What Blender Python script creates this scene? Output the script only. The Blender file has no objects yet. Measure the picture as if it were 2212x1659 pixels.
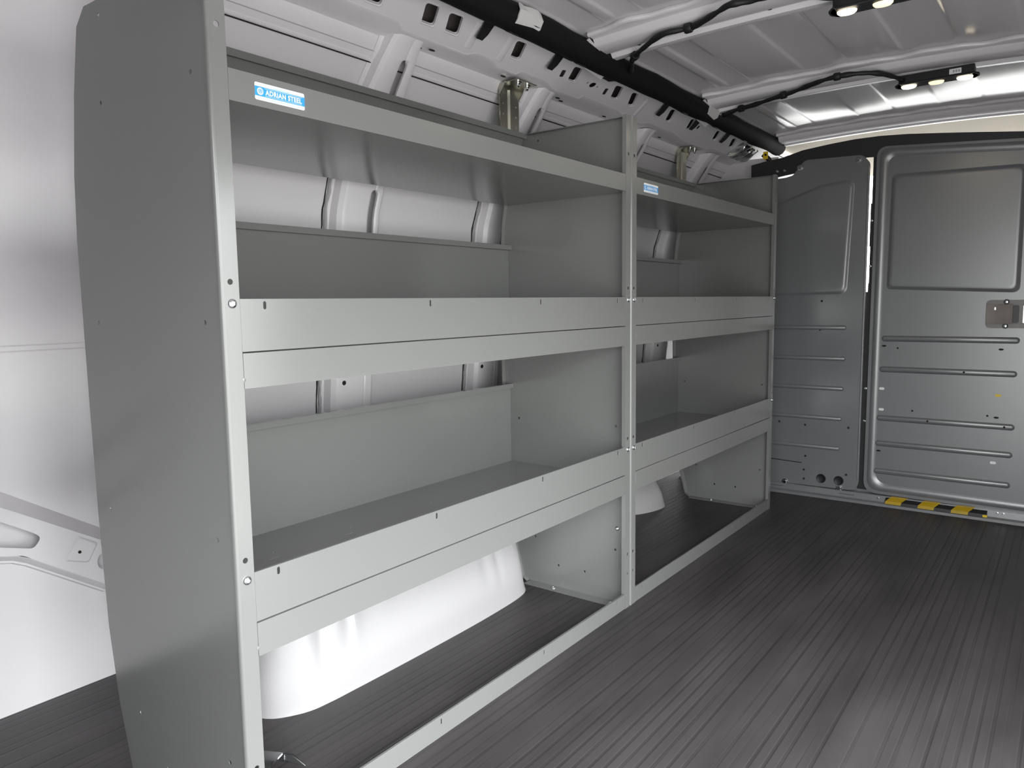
import bpy, bmesh, math, random
from mathutils import Vector, Matrix
random.seed(4)
SC = bpy.context.scene
COL = SC.collection

# ------------------------------------------------------------------ camera
F_PX, W_PX = 1606.0, 2212.0
cam_d = bpy.data.cameras.new('camera')
cam_d.sensor_fit = 'HORIZONTAL'
cam_d.sensor_width = 36.0
cam_d.lens = 36.0 * F_PX / W_PX
cam_d.clip_start = 0.01
cam = bpy.data.objects.new('camera', cam_d)
COL.objects.link(cam)
right = Vector((0.60171183, -0.79858844, -0.01412006))
down = Vector((-0.09494794, -0.05396484, -0.99401845))
fwd = Vector((0.79304966, 0.59945333, -0.10829561))
M = Matrix((right, -down, -fwd)).transposed().to_4x4()
M.translation = Vector((-0.5192, -0.8384, 0.7470))
cam.matrix_world = M
SC.camera = cam

# ------------------------------------------------------------------ daylight and exposure
SC.view_settings.view_transform = 'Standard'
SC.view_settings.look = 'None'
SC.view_settings.gamma = 1.0
SC.view_settings.use_curve_mapping = False
SC.view_settings.exposure = 0.0
world = bpy.data.worlds.new('overcast_sky')
SC.world = world
world.use_nodes = True
wn = world.node_tree
wn.nodes.clear()
w_out = wn.nodes.new('ShaderNodeOutputWorld')
w_bg = wn.nodes.new('ShaderNodeBackground')
w_tc = wn.nodes.new('ShaderNodeTexCoord')
w_sep = wn.nodes.new('ShaderNodeSeparateXYZ')
w_map = wn.nodes.new('ShaderNodeMapRange')
w_map.inputs['From Min'].default_value = -1.0
w_map.inputs['From Max'].default_value = 1.0
w_ramp = wn.nodes.new('ShaderNodeValToRGB')
wn.links.new(w_tc.outputs['Generated'], w_sep.inputs[0])
wn.links.new(w_sep.outputs['Z'], w_map.inputs['Value'])
wn.links.new(w_map.outputs[0], w_ramp.inputs['Fac'])
wn.links.new(w_ramp.outputs['Color'], w_bg.inputs['Color'])
wn.links.new(w_bg.outputs[0], w_out.inputs['Surface'])
WORLD_STRENGTH = 14.8
w_bg.inputs['Strength'].default_value = WORLD_STRENGTH
els = w_ramp.color_ramp.elements
els[0].position = 0.0
els[0].color = (0.18, 0.18, 0.18, 1)
els[1].position = 1.0
els[1].color = (1.0, 1.02, 1.04, 1)
for pos, c in ((0.25, (0.20, 0.20, 0.20, 1)), (0.42, (0.27, 0.27, 0.265, 1)), (0.47, (0.32, 0.33, 0.32, 1)), (0.50, (0.37, 0.38, 0.37, 1)),
               (0.55, (0.44, 0.455, 0.455, 1)), (0.63, (0.70, 0.72, 0.73, 1)), (0.71, (0.96, 0.98, 1.0, 1))):
    e = els.new(pos)
    e.color = c

# the open rear doorway lets the daylight in: a portal guides the sky sampling there
def portal(name, loc, rot, sx, sy):
    d = bpy.data.lights.new(name, 'AREA')
    d.shape = 'RECTANGLE'
    d.size = sx
    d.size_y = sy
    d.cycles.is_portal = True
    o = bpy.data.objects.new(name, d)
    COL.objects.link(o)
    o.location = loc
    o.rotation_euler = rot
    return o
SIDE_X0, SIDE_X1, SIDE_TOP, REAR_X, REAR_Y = -0.42, 0.80, 1.10, -0.53, -0.46  # unseen side opening, added and sized for daylight on the shelf fronts
portal('side_opening_portal', ((SIDE_X0 + SIDE_X1) / 2, -1.13, SIDE_TOP / 2), (math.radians(90), 0, math.radians(0)), SIDE_X1 - SIDE_X0, SIDE_TOP)
portal('rear_doorway_portal', (REAR_X - .03, (-1.1 + REAR_Y) / 2, 0.565), (math.radians(90), 0, math.radians(-90)), REAR_Y + 1.1, 1.13)


# ------------------------------------------------------------------ materials
def mat(name, col, rough=0.4, metal=0.0, spec=0.5, bump=0.0, bscale=300.0, emit=None, estr=0.0, mottled=0.0, mscale=6.0, coat=0.0, crough=0.08):
    m = bpy.data.materials.new(name)
    m.use_nodes = True
    nt = m.node_tree
    b = nt.nodes['Principled BSDF']
    b.inputs['Base Color'].default_value = (*col, 1)
    b.inputs['Roughness'].default_value = rough
    b.inputs['Metallic'].default_value = metal
    b.inputs['Specular IOR Level'].default_value = spec
    b.inputs['Coat Weight'].default_value = coat
    b.inputs['Coat Roughness'].default_value = crough
    tc = nt.nodes.new('ShaderNodeTexCoord')
    if mottled:
        nz = nt.nodes.new('ShaderNodeTexNoise')
        nz.inputs['Scale'].default_value = mscale
        nz.inputs['Detail'].default_value = 4
        mr = nt.nodes.new('ShaderNodeMapRange')
        mr.inputs['To Min'].default_value = 1 - mottled
        mr.inputs['To Max'].default_value = 1 + mottled
        mx = nt.nodes.new('ShaderNodeVectorMath')
        mx.operation = 'SCALE'
        mx.inputs[0].default_value = col
        nt.links.new(tc.outputs['Object'], nz.inputs['Vector'])
        nt.links.new(nz.outputs['Fac'], mr.inputs['Value'])
        nt.links.new(mr.outputs[0], mx.inputs['Scale'])
        nt.links.new(mx.outputs[0], b.inputs['Base Color'])
    if bump:
        nz = nt.nodes.new('ShaderNodeTexNoise')
        nz.inputs['Scale'].default_value = bscale
        bp = nt.nodes.new('ShaderNodeBump')
        bp.inputs['Strength'].default_value = bump
        bp.inputs['Distance'].default_value = 0.001
        nt.links.new(tc.outputs['Object'], nz.inputs['Vector'])
        nt.links.new(nz.outputs['Fac'], bp.inputs['Height'])
        nt.links.new(bp.outputs[0], b.inputs['Normal'])
    if emit:
        b.inputs['Emission Color'].default_value = (*emit, 1)
        b.inputs['Emission Strength'].default_value = estr
    return m

GREY = mat('grey_powder_coat', (0.190, 0.193, 0.187), 0.20, spec=0.85, bump=0.05, bscale=900, mottled=0.02)
PART = mat('grey_partition_paint', (0.165, 0.169, 0.178), 0.30, spec=1.0, coat=1.0, crough=0.30, bump=0.05, bscale=900, mottled=0.02)
WHITE = mat('white_body_paint', (0.77, 0.748, 0.765), 0.28, spec=0.5, bump=0.03, bscale=500, mottled=0.015)
ROOF = mat('white_roof_paint', (0.64, 0.62, 0.63), 0.13, spec=0.5, mottled=0.015)
BRIGHT = mat('wheel_housing_paint', (0.47, 0.46, 0.465), 0.38, spec=0.5)
SEALANT = mat('grey_seam_sealant', (0.42, 0.41, 0.42), 0.6, bump=0.6, bscale=120)
BLACK = mat('black_plastic', (0.010, 0.010, 0.012), 0.5)
FABRIC = mat('black_airbag_fabric', (0.006, 0.006, 0.007), 0.75, spec=0.2, bump=0.4, bscale=200)
LOOM = mat('black_loom_tape', (0.010, 0.010, 0.011), 0.55, bump=0.5, bscale=260)
HOLE = mat('dark_cavity', (0.012, 0.010, 0.010), 0.8)
GAPM = mat('black_rubber_seal', (0.012, 0.012, 0.013), 0.6)
CHROME = mat('zinc_plated_steel', (0.80, 0.82, 0.84), 0.14, metal=1.0)
GALV = mat('galvanised_steel', (0.48, 0.47, 0.40), 0.34, metal=1.0, mottled=0.22, mscale=14)
YELLOW = mat('yellow_paint', (0.86, 0.60, 0.03), 0.4)
STKW = mat('sticker_white', (0.90, 0.91, 0.92), 0.45)
STKB = mat('sticker_blue', (0.035, 0.36, 0.80), 0.45)
STKL = mat('sticker_pale_blue', (0.50, 0.72, 0.92), 0.45)
FOAM = mat('white_foam_tape', (0.60, 0.59, 0.58), 0.8)
LENS = mat('lit_led_lens', (0.9, 0.85, 0.75), 0.3, emit=(1.0, 0.86, 0.62), estr=9.0)
LENSD = mat('dim_led_lens', (0.9, 0.82, 0.62), 0.25, emit=(1.0, 0.82, 0.52), estr=1.1)
HANDLE = mat('taupe_latch_plastic', (0.16, 0.145, 0.142), 0.32, bump=0.1, bscale=500)
HANDLED = mat('dark_latch_recess', (0.02, 0.018, 0.02), 0.4)
LINER = mat('beige_headliner_fabric', (0.74, 0.69, 0.56), 0.9)
ALU = mat('satin_aluminium', (0.55, 0.56, 0.57), 0.32, metal=1.0)
REAR_DARK = mat('dark_unseen_door', (0.16, 0.16, 0.165), 0.6)  # unseen rear door, made dark to cut bounced light
HEAD = mat('charcoal_header', (0.028, 0.027, 0.030), 0.45)
PRIMER = mat('grey_brown_primer', (0.115, 0.098, 0.095), 0.5)
GREEN = mat('green_glass_reflection', (0.02, 0.12, 0.07), 0.3)


def floor_mat():
    m = bpy.data.materials.new('ribbed_rubber_mat')
    m.use_nodes = True
    nt = m.node_tree
    b = nt.nodes['Principled BSDF']
    tc = nt.nodes.new('ShaderNodeTexCoord')
    sep = nt.nodes.new('ShaderNodeSeparateXYZ')
    nt.links.new(tc.outputs['Object'], sep.inputs[0])
    # uneven ribs run along the van, 28 mm apart
    wob = nt.nodes.new('ShaderNodeTexNoise')
    wob.inputs['Scale'].default_value = 1.0
    mp = nt.nodes.new('ShaderNodeMapping')
    mp.inputs['Scale'].default_value = (0.9, 34.0, 1.0)
    nt.links.new(tc.outputs['Object'], mp.inputs['Vector'])
    nt.links.new(mp.outputs[0], wob.inputs['Vector'])
    mul = nt.nodes.new('ShaderNodeMath')
    mul.operation = 'MULTIPLY'
    mul.inputs[1].default_value = 2 * math.pi / 0.0205
    nt.links.new(sep.outputs['Y'], mul.inputs[0])
    sn = nt.nodes.new('ShaderNodeMath')
    sn.operation = 'SINE'
    nt.links.new(mul.outputs[0], sn.inputs[0])
    mr = nt.nodes.new('ShaderNodeMapRange')
    mr.interpolation_type = 'SMOOTHSTEP'
    mr.inputs['From Min'].default_value = -0.95
    mr.inputs['From Max'].default_value = -0.35
    nt.links.new(sn.outputs[0], mr.inputs['Value'])
    # scuffs along the van
    sc = nt.nodes.new('ShaderNodeTexNoise')
    sc.inputs['Scale'].default_value = 1.0
    sc.inputs['Detail'].default_value = 5
    mp2 = nt.nodes.new('ShaderNodeMapping')
    mp2.inputs['Scale'].default_value = (2.5, 9.0, 1.0)
    nt.links.new(tc.outputs['Object'], mp2.inputs['Vector'])
    nt.links.new(mp2.outputs[0], sc.inputs['Vector'])
    cr = nt.nodes.new('ShaderNodeValToRGB')
    cr.color_ramp.elements[0].position = 0.3
    cr.color_ramp.elements[0].color = (0.032, 0.029, 0.030, 1)
    cr.color_ramp.elements[1].position = 0.75
    cr.color_ramp.elements[1].color = (0.064, 0.058, 0.059, 1)
    nt.links.new(sc.outputs['Fac'], cr.inputs['Fac'])
    mixc = nt.nodes.new('ShaderNodeMixRGB')
    mixc.blend_type = 'MULTIPLY'
    mixc.inputs['Fac'].default_value = 1.0
    dk = nt.nodes.new('ShaderNodeMapRange')
    dk.inputs['To Min'].default_value = 0.74
    dk.inputs['To Max'].default_value = 1.0
    ad = nt.nodes.new('ShaderNodeMath')
    ad.operation = 'MAXIMUM'
    wr = nt.nodes.new('ShaderNodeMapRange')
    wr.inputs['From Min'].default_value = 0.45
    wr.inputs['From Max'].default_value = 0.62
    nt.links.new(wob.outputs['Fac'], wr.inputs['Value'])
    nt.links.new(mr.outputs[0], ad.inputs[0])
    nt.links.new(wr.outputs[0], ad.inputs[1])
    nt.links.new(ad.outputs[0], dk.inputs['Value'])
    nt.links.new(cr.outputs['Color'], mixc.inputs['Color1'])
    nt.links.new(dk.outputs[0], mixc.inputs['Color2'])
    nt.links.new(mixc.outputs[0], b.inputs['Base Color'])
    b.inputs['Roughness'].default_value = 0.50
    b.inputs['Specular IOR Level'].default_value = 0.5
    bp = nt.nodes.new('ShaderNodeBump')
    bp.inputs['Strength'].default_value = 0.36
    bp.inputs['Distance'].default_value = 0.002
    nt.links.new(ad.outputs[0], bp.inputs['Height'])
    nt.links.new(bp.outputs[0], b.inputs['Normal'])
    return m
RUBBER = floor_mat()


# ------------------------------------------------------------------ mesh helpers
def finish(name, me, m, parent=None, smooth=False, ang=38):
    o = bpy.data.objects.new(name, me)
    COL.objects.link(o)
    for mm in (m if isinstance(m, (list, tuple)) else [m]):
        me.materials.append(mm)
    if smooth:
        me.polygons.foreach_set('use_smooth', [True] * len(me.polygons))
        try:
            me.set_sharp_from_angle(angle=math.radians(ang))
        except Exception:
            pass
    if parent is not None:
        o.parent = parent
    return o

def obj(name, bm, m, parent=None, smooth=False, recalc=True, ang=38):
    if recalc:
        bmesh.ops.recalc_face_normals(bm, faces=bm.faces)
    me = bpy.data.meshes.new(name)
    bm.to_mesh(me)
    bm.free()
    return finish(name, me, m, parent, smooth, ang)

def tag(o, label, cat, group=None, kind=None):
    o['label'] = label
    o['category'] = cat
    if group:
        o['group'] = group
    if kind:
        o['kind'] = kind
    return o

def empty(name, loc, label, cat, group=None):
    o = bpy.data.objects.new(name, None)
    o.empty_display_size = 0.05
    COL.objects.link(o)
    o.location = loc
    return tag(o, label, cat, group)

def struct(o):
    o['kind'] = 'structure'
    return o

def box(bm, lo, hi, mi=0):
    x0, y0, z0 = lo
    x1, y1, z1 = hi
    v = [bm.verts.new(c) for c in ((x0, y0, z0), (x1, y0, z0), (x1, y1, z0), (x0, y1, z0),
                                   (x0, y0, z1), (x1, y0, z1), (x1, y1, z1), (x0, y1, z1))]
    for f in ((0, 3, 2, 1), (4, 5, 6, 7), (0, 1, 5, 4), (1, 2, 6, 5), (2, 3, 7, 6), (3, 0, 4, 7)):
        bm.faces.new([v[i] for i in f]).material_index = mi

def grid(bm, rows, close_u=False, close_v=False, cap=False):
    vs = [[bm.verts.new(p) for p in r] for r in rows]
    nr, nc = len(vs), len(vs[0])
    for i in range(nr - (0 if close_v else 1)):
        for j in range(nc - (0 if close_u else 1)):
            a, b = vs[i][j], vs[i][(j + 1) % nc]
            c, d = vs[(i + 1) % nr][(j + 1) % nc], vs[(i + 1) % nr][j]
            try:
                bm.faces.new((a, b, c, d))
            except ValueError:
                pass
    if cap:
        for r in (vs[0], vs[-1]):
            try:
                bm.faces.new(r)
            except ValueError:
                pass
    return vs

def sheet(bm, rows, th, flip=1):
    """thin pressed sheet: a grid given a thickness along its normals"""
    b2 = bmesh.new()
    grid(b2, rows)
    bmesh.ops.recalc_face_normals(b2, faces=b2.faces)
    b2.normal_update()
    geom = bmesh.ops.solidify(b2, geom=b2.faces[:], thickness=th * flip)
    me = bpy.data.meshes.new('tmp')
    b2.to_mesh(me)
    b2.free()
    bm.from_mesh(me)
    bpy.data.meshes.remove(me)

def circle(cx, cy, r, n=20, ry=None):
    ry = ry or r
    return [(cx + r * math.cos(2 * math.pi * k / n), cy + ry * math.sin(2 * math.pi * k / n)) for k in range(n)]

def rrect(x0, y0, x1, y1, r, n=5):
    r = min(r, (x1 - x0) / 2 - 1e-5, (y1 - y0) / 2 - 1e-5)
    pts = []
    for cx, cy, a0 in ((x1 - r, y1 - r, 0), (x0 + r, y1 - r, 90), (x0 + r, y0 + r, 180), (x1 - r, y0 + r, 270)):
        for k in range(n + 1):
            a = math.radians(a0 + 90 * k / n)
            pts.append((cx + r * math.cos(a), cy + r * math.sin(a)))
    return pts

def rpoly(pts, r, n=5):
    """polygon with rounded corners; r one radius or one per corner"""
    out = []
    N = len(pts)
    for i in range(N):
        p, a, b = Vector(pts[i]), Vector(pts[i - 1]), Vector(pts[(i + 1) % N])
        rr = r[i] if isinstance(r, (list, tuple)) else r
        if rr <= 0:
            out.append(tuple(p))
            continue
        da, db = (a - p).normalized(), (b - p).normalized()
        ang = da.angle(db)
        t = min(rr / math.tan(ang / 2), (a - p).length * .49, (b - p).length * .49)
        s, e = p + da * t, p + db * t
        for k in range(n + 1):
            u = k / n
            out.append(tuple((1 - u) ** 2 * s + 2 * u * (1 - u) * p + u * u * e))
    return out

def plate(bm, outline, holes, th, org, ua, va, mi=0, bevel=0.0):
    """flat plate with real holes, cut in 2D then laid in the plane org + u*ua + v*va, thickness centred"""
    cu = bpy.data.curves.new('tmp', 'CURVE')
    cu.dimensions = '2D'
    cu.fill_mode = 'BOTH'
    cu.extrude = th / 2
    cu.bevel_depth = bevel
    for pl in [outline] + list(holes):
        s = cu.splines.new('POLY')
        s.points.add(len(pl) - 1)
        for k, (a, b) in enumerate(pl):
            s.points[k].co = (a, b, 0, 1)
        s.use_cyclic_u = True
    ob = bpy.data.objects.new('tmp', cu)
    me = bpy.data.meshes.new_from_object(ob)
    bpy.data.objects.remove(ob)
    bpy.data.curves.remove(cu)
    ua, va = Vector(ua), Vector(va)
    n = ua.cross(va).normalized()
    org = Vector(org)
    for v in me.vertices:
        v.co = org + ua * v.co.x + va * v.co.y + n * v.co.z
    k0 = len(bm.faces)
    bm.from_mesh(me)
    bm.faces.ensure_lookup_table()
    for f in bm.faces[k0:]:
        f.material_index = mi
    bpy.data.meshes.remove(me)
    bmesh.ops.remove_doubles(bm, verts=bm.verts, dist=1e-6)

def lathe(bm, prof, org, axis, n=20, mi=0, hexa=False):
    """prof: (radius, height) along axis"""
    axis = Vector(axis).normalized()
    u = axis.orthogonal().normalized()
    w = axis.cross(u)
    org = Vector(org)
    rows = []
    for r, h in prof:
        rows.append([org + axis * h + (u * math.cos(2 * math.pi * k / n) + w * math.sin(2 * math.pi * k / n)) * max(r, 1e-5) for k in range(n)])
    k0 = len(bm.faces)
    vs = grid(bm, rows, close_u=True)
    for r in (vs[0], vs[-1]):
        bm.faces.new(r)
    bm.faces.ensure_lookup_table()
    for f in bm.faces[k0:]:
        f.material_index = mi

def tube(bm, pts, r, n=10, rfun=None):
    pts = [Vector(p) for p in pts]
    rows = []
    up = Vector((0, 0, 1))
    for i, p in enumerate(pts):
        t = (pts[min(i + 1, len(pts) - 1)] - pts[max(i - 1, 0)]).normalized()
        a = t.cross(up)
        if a.length < 1e-3:
            a = t.cross(Vector((1, 0, 0)))
        a.normalize()
        b = a.cross(t)
        rr = rfun(i / (len(pts) - 1)) * r if rfun else r
        rows.append([p + (a * math.cos(2 * math.pi * k / n) + b * math.sin(2 * math.pi * k / n)) * rr for k in range(n)])
    grid(bm, rows, close_u=True, cap=True)

def spline(pts, n=8):
    """Catmull-Rom through pts"""
    P = [Vector(p) for p in pts]
    P = [P[0] * 2 - P[1]] + P + [P[-1] * 2 - P[-2]]
    out = []
    for i in range(1, len(P) - 2):
        for k in range(n):
            t = k / n
            a, b, c, d = P[i - 1], P[i], P[i + 1], P[i + 2]
            out.append(0.5 * ((2 * b) + (c - a) * t + (2 * a - 5 * b + 4 * c - d) * t * t + (3 * b - a - 3 * c + d) * t ** 3))
    out.append(P[-2])
    return out

def bead(bm, y0, y1, zf, half, h, x=2.39, n=8):
    """raised stadium pressing on the partition (faces -x); zf(y) centre height"""
    rings = []
    for k, hh in ((1.0, 0.0), (0.80, h * 0.35), (0.58, h * 0.85), (0.40, h)):
        r = half * k
        ring = []
        for i in range(n + 1):
            a = math.pi / 2 + math.pi * i / n
            ring.append((y0 + half, r, a))
        pts = []
        for i in range(n + 1):
            a = -math.pi / 2 + math.pi * i / n
            y = y1 - half + r * math.cos(a)
            pts.append((x - hh, y, zf(y) + r * math.sin(a)))
        for i in range(n + 1):
            a = math.pi / 2 + math.pi * i / n
            y = y0 + half + r * math.cos(a)
            pts.append((x - hh, y, zf(y) + r * math.sin(a)))
        rings.append(pts)
    vs = grid(bm, rings, close_u=True)
    bm.faces.new(vs[-1])

def raised_panel(bm, outline_fn, h, x=2.39, wid=0.014):
    """large raised field with a rounded step; outline_fn(inset) -> list of (y,z)"""
    rings = []
    for k, hh in ((0.0, 0.0), (0.3, h * .2), (0.62, h * .8), (1.0, h), (1.5, h)):
        rings.append([(x - hh, y, z) for y, z in outline_fn(wid * k)])
    vs = grid(bm, rings, close_u=True)
    bm.faces.new(vs[-1])

def pan_head(bm, p, axis, r=0.0062, mi=0, h=None):
    h = h or r * 0.55
    lathe(bm, [(r * 1.02, 0), (r, h * .35), (r * .86, h * .75), (r * .55, h * .96), (r * .5, h), (r * .45, h * .75), (0, h * .75)], p, axis, 16, mi)


# ------------------------------------------------------------------ floor
bm = bmesh.new()
box(bm, (REAR_X, -1.12, -0.03), (3.9, 0.715, 0.0))
fl = struct(obj('floor', bm, RUBBER))

# ------------------------------------------------------------------ left body side
SK = [(.520, 0), (.522, .5), (.497, .75), (.472, .95), (.420, 1.1), (.365, 1.2), (.338, 1.243), (.322, 1.258), (.305, 1.29), (.26, 1.41)]
bm = bmesh.new()
sheet(bm, [[(x, y, z) for y, z in SK] for x in (.205, .6, 1.2, 1.8, 2.46, 3.9)], 0.0012)
# stamped feature lines on the upper skin
for (ya, za, yb, zb, d) in ((.3375, 1.2435, .3345, 1.2475, .004), (.3225, 1.2585, .3205, 1.2605, .002)):
    pass
# rear quarter skin behind the shelf end
RQ = [(.700, 0), (.702, .20), (.703, .60), (.703, .670), (.7055, .673), (.7055, .681), (.703, .684), (.700, .85), (.685, 1.05), (.655, 1.25), (.62, 1.38)]
sheet(bm, [[(x, y, z) for y, z in RQ] for x in (REAR_X, -.2, .0, .205)], 0.0012)
# jamb between the quarter skin and the wall behind the shelves
sheet(bm, [[(.205, .702, z), (.205, .50, z)] for z in (0, .5, .9, 1.38)], 0.0012)
wl = struct(obj('wall_left', bm, WHITE, smooth=True))

# dark seam and pale ledge along the upper skin
bm = bmesh.new()
for x0, x1 in ((.21, 3.2),):
    rows = [[(x, .3385, 1.2400), (x, .3345, 1.2425), (x, .3325, 1.2455), (x, .3330, 1.2500)] for x in (x0, x1)]
    sheet(bm, rows, .0012)
    for (y_, z_, r_, mi) in ((.3372, 1.2393, .0016, 1), (.3215, 1.2572, .0011, 2)):
        k0 = len(bm.faces)
        tube(bm, [(x0 + (x1 - x0) * q / 30, y_, z_) for q in range(31)], r_, 6)
        bm.faces.ensure_lookup_table()
        for f in bm.faces[k0:]:
            f.material_index = mi
struct(obj('trim_1', bm, [WHITE, HOLE, SEALANT]))

# sloping stamped rail on the rear quarter
bm = bmesh.new()
def rq_line(x, z0, s):
    return z0 + (x + .04) * s
top_e, mid_e = lambda x: .428 - (x + .039) * .655, lambda x: .400 - (x + .041) * .63
def low_e(x):
    return .303 - max(0, x + .012) * .70 if x > -.012 else .303 - (x + .012) * .25
outline = [(-.40, mid_e(-.40)), (.135, mid_e(.135)), (.135, low_e(.135)), (.032, low_e(.032)), (-.012, low_e(-.012)), (-.10, low_e(-.10)), (-.40, low_e(-.40))]
slot = rpoly([(-.30, .548), (-.043, .374), (.004, .343), (.0215, .329), (.006, .311), (-.025, .321), (-.10, .345), (-.30, .44)], [.01, .05, .01, .012, .012, .03, .03, .01], 4)
hole = circle(.127, .253, .013, 18, .017)
pinh = circle(.082, .284, .0032, 10, .0032)
plate(bm, outline, [slot, hole, pinh], .0015, (0, .665, 0), (1, 0, 0), (0, 0, 1))
xs = [-.40 + i * .535 / 24 for i in range(25)]
sheet(bm, [[(x, .665, mid_e(x)), (x, .672, mid_e(x) + .004), (x, .695, top_e(x) - .003), (x, .702, top_e(x))] for x in xs], .0012)
sheet(bm, [[(x, .665, low_e(x)), (x, .669, low_e(x) - .004), (x, .690, low_e(x) - .013), (x, .690, low_e(x) - .017), (x, .702, low_e(x) - .021)] for x in xs], .0012)
pad = rpoly([(.082, .316), (.118, .293), (.098, .258), (.054, .273)], .006, 3)
c = (.088, .285)
rings = []
for k, d in ((1.0, 0), (.93, -.0015), (.86, -.003)):
    rings.append([(c[0] + (a - c[0]) * k, .664 + d, c[1] + (b - c[1]) * k) for a, b in pad])
vs = grid(bm, rings, close_u=True)
bm.faces.new(vs[-1])
plate(bm, circle(.082, .284, .003, 10), [], .001, (0, .6603, 0), (1, 0, 0), (0, 0, 1), 1)
struct(obj('trim_2', bm, [WHITE, HOLE], smooth=True))

# vertical body ribs with keyhole slots
RP = [(.487, .44), (.487, .5), (.462, .75), (.437, .95), (.385, 1.1), (.33, 1.2), (.280, 1.272), (.262, 1.288)]
def rib_y(z):
    for (y0, z0), (y1, z1) in zip(RP, RP[1:]):
        if z0 <= z <= z1:
            return y0 + (y1 - y0) * (z - z0) / (z1 - z0)
    return RP[-1][0]
def skin_y(z):
    for (y0, z0), (y1, z1) in zip(SK, SK[1:]):
        if z0 <= z <= z1:
            return y0 + (y1 - y0) * (z - z0) / (z1 - z0)
    return SK[-1][0]
def make_rib(idx, xl, xr, slot_lo, slot_up, with_seal=True):
    bm = bmesh.new()
    zs = [.44, .48, .52, .56, .60, .64, .70, .76, .82, .88, .94, .96, .98, .991, .9945, .998, 1.0005, 1.0022, 1.02, 1.05, 1.09, 1.12, 1.15, 1.17, 1.185, 1.2, 1.215, 1.228, 1.236, 1.2395, 1.243, 1.246, 1.2485, 1.2502, 1.262, 1.276, 1.288]
    cx, hw = (xl + xr) / 2, (xr - xl) / 2
    def hw_at(z):
        return hw * (1.0 if z < 1.12 else 1.0 - .36 * (z - 1.12) / .168)
    def cx_at(z):
        return cx
    def slot_at(z):
        best = None
        for (z0, z1, sx, sw) in (slot_lo, slot_up):
            if z0 <= z <= z1:
                q = min(1.0, math.sqrt(max(0, 1 - (max(0, (sw - (z1 - z))) / sw) ** 2))) * min(1.0, math.sqrt(max(0, 1 - (max(0, (sw - (z - z0))) / sw) ** 2)))
                best = (sx, sw * q)
        return best
    left, rightp = [], []
    for z in zs:
        y, ys, h, c0 = rib_y(z), skin_y(z) - .002, hw_at(z), cx_at(z)
        s = slot_at(z)
        sx = (s[0] if s else (slot_lo[2] if z < 1.1 else slot_up[2]))
        sw = s[1] if s else 0.0
        dp = .005 if s and sw > .002 else 0.0
        ym = y + (ys - y) * .35
        left.append([(c0 - h - .012, ys, z), (c0 - h, ys - .002, z), (c0 - h + .004, ym, z), (c0 - h + .012, y + .003, z), (c0 - h + .020, y, z),
                     (sx - sw - .004, y, z), (sx - sw, y + .002, z), (sx - sw, y + dp + .002, z)])
        rightp.append([(sx + sw, y + dp + .002, z), (sx + sw, y + .002, z), (sx + sw + .004, y, z), (max(c0 + h - .010, sx + sw + .005), y, z),
                       (c0 + h - .004, y + .003, z), (c0 + h, ym, z), (c0 + h + .002, ys - .002, z), (c0 + h + .012, ys, z)])
    sheet(bm, left, .001)
    sheet(bm, rightp, .001)
    # bead of seam sealant down the rear edge and bolt hole low on the rib
    if with_seal:
        pts = [(cx - hw_at(z) - .011 + random.uniform(-.0012, .0012), skin_y(z) - .003, z) for z in [.44 + .012 * k for k in range(58)]]
        k0 = len(bm.faces)
        tube(bm, pts, .0042, 6, lambda t: .7 + .5 * abs(math.sin(t * 37)))
        bm.faces.ensure_lookup_table()
        for f in bm.faces[k0:]:
            f.material_index = 1
    # fine black gap where the rib flange meets the skin
    pts = [(cx - hw_at(z) - .0185 + random.uniform(-.0006, .0006), skin_y(z) - .0022, z) for z in [.44 + .012 * k for k in range(58)]]
    k0 = len(bm.faces)
    tube(bm, pts, .0017, 6, lambda t: .6 + .5 * abs(math.sin(t * 23)))
    bm.faces.ensure_lookup_table()
    for f in bm.faces[k0:]:
        f.material_index = 2
    y = rib_y(.57)
    plate(bm, circle(cx - .03, .572, .0055, 14), [], .001, (0, y - .0012, 0), (1, 0, 0), (0, 0, 1), 2)
    return struct(obj('trim_%d' % idx, bm, [WHITE, SEALANT, HOLE], smooth=True, ang=24))
make_rib(3, .560, .682, (.62, 1.002, .652, .0105), (1.08, 1.250, .633, .0110))
make_rib(4, 1.062, 1.168, (.62, 1.002, 1.140, .009), (1.08, 1.250, 1.127, .0110))
make_rib(5, 1.640, 1.745, (.62, 1.002, 1.70, .009), (1.08, 1.250, 1.704, .0105))
make_rib(6, 2.150, 2.285, (.62, 1.002, 2.27, .008), (1.08, 1.250, 2.229, .0120))

# upper side rail, pierced with slots
A = Vector((0, .170, 1.333))
B = Vector((0, .250, 1.290))
dn = (B - A).normalized()
LEN = .086
def para(x0, x1, s0, s1, lean, r=.006):
    return rpoly([(x0, s0), (x1, s0 - .002), (x1 + lean, s1 - .001), (x0 + lean, s1)], r, 4)
slots = [para(.10, .137, .018, .062, .026), para(.26, .297, .018, .062, .026), para(.443, .480, .022, .066, .020), para(.583, .618, .020, .063, .024), para(.650, .688, .019, .061, .025),
         para(.868, .902, .014, .058, .025), para(1.106, 1.140, .013, .055, .024), para(1.314, 1.350, .013, .054, .032),
         para(1.405, 1.435, .012, .054, .040), para(1.650, 1.682, .009, .054, .040), para(1.804, 1.830, .011, .052, .037),
         para(2.018, 2.048, .011, .051, .042), para(2.170, 2.203, .012, .052, .049),
         para(1.080, 1.095, .035, .056, .012, .003), para(1.289, 1.303, .034, .055, .013, .003), para(1.885, 1.898, .023, .037, .008, .003),
         circle(1.232, .041, .012, 16, .009), circle(1.207, .041, .0035, 10), circle(1.256, .041, .0035, 10)]
bm = bmesh.new()
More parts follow.
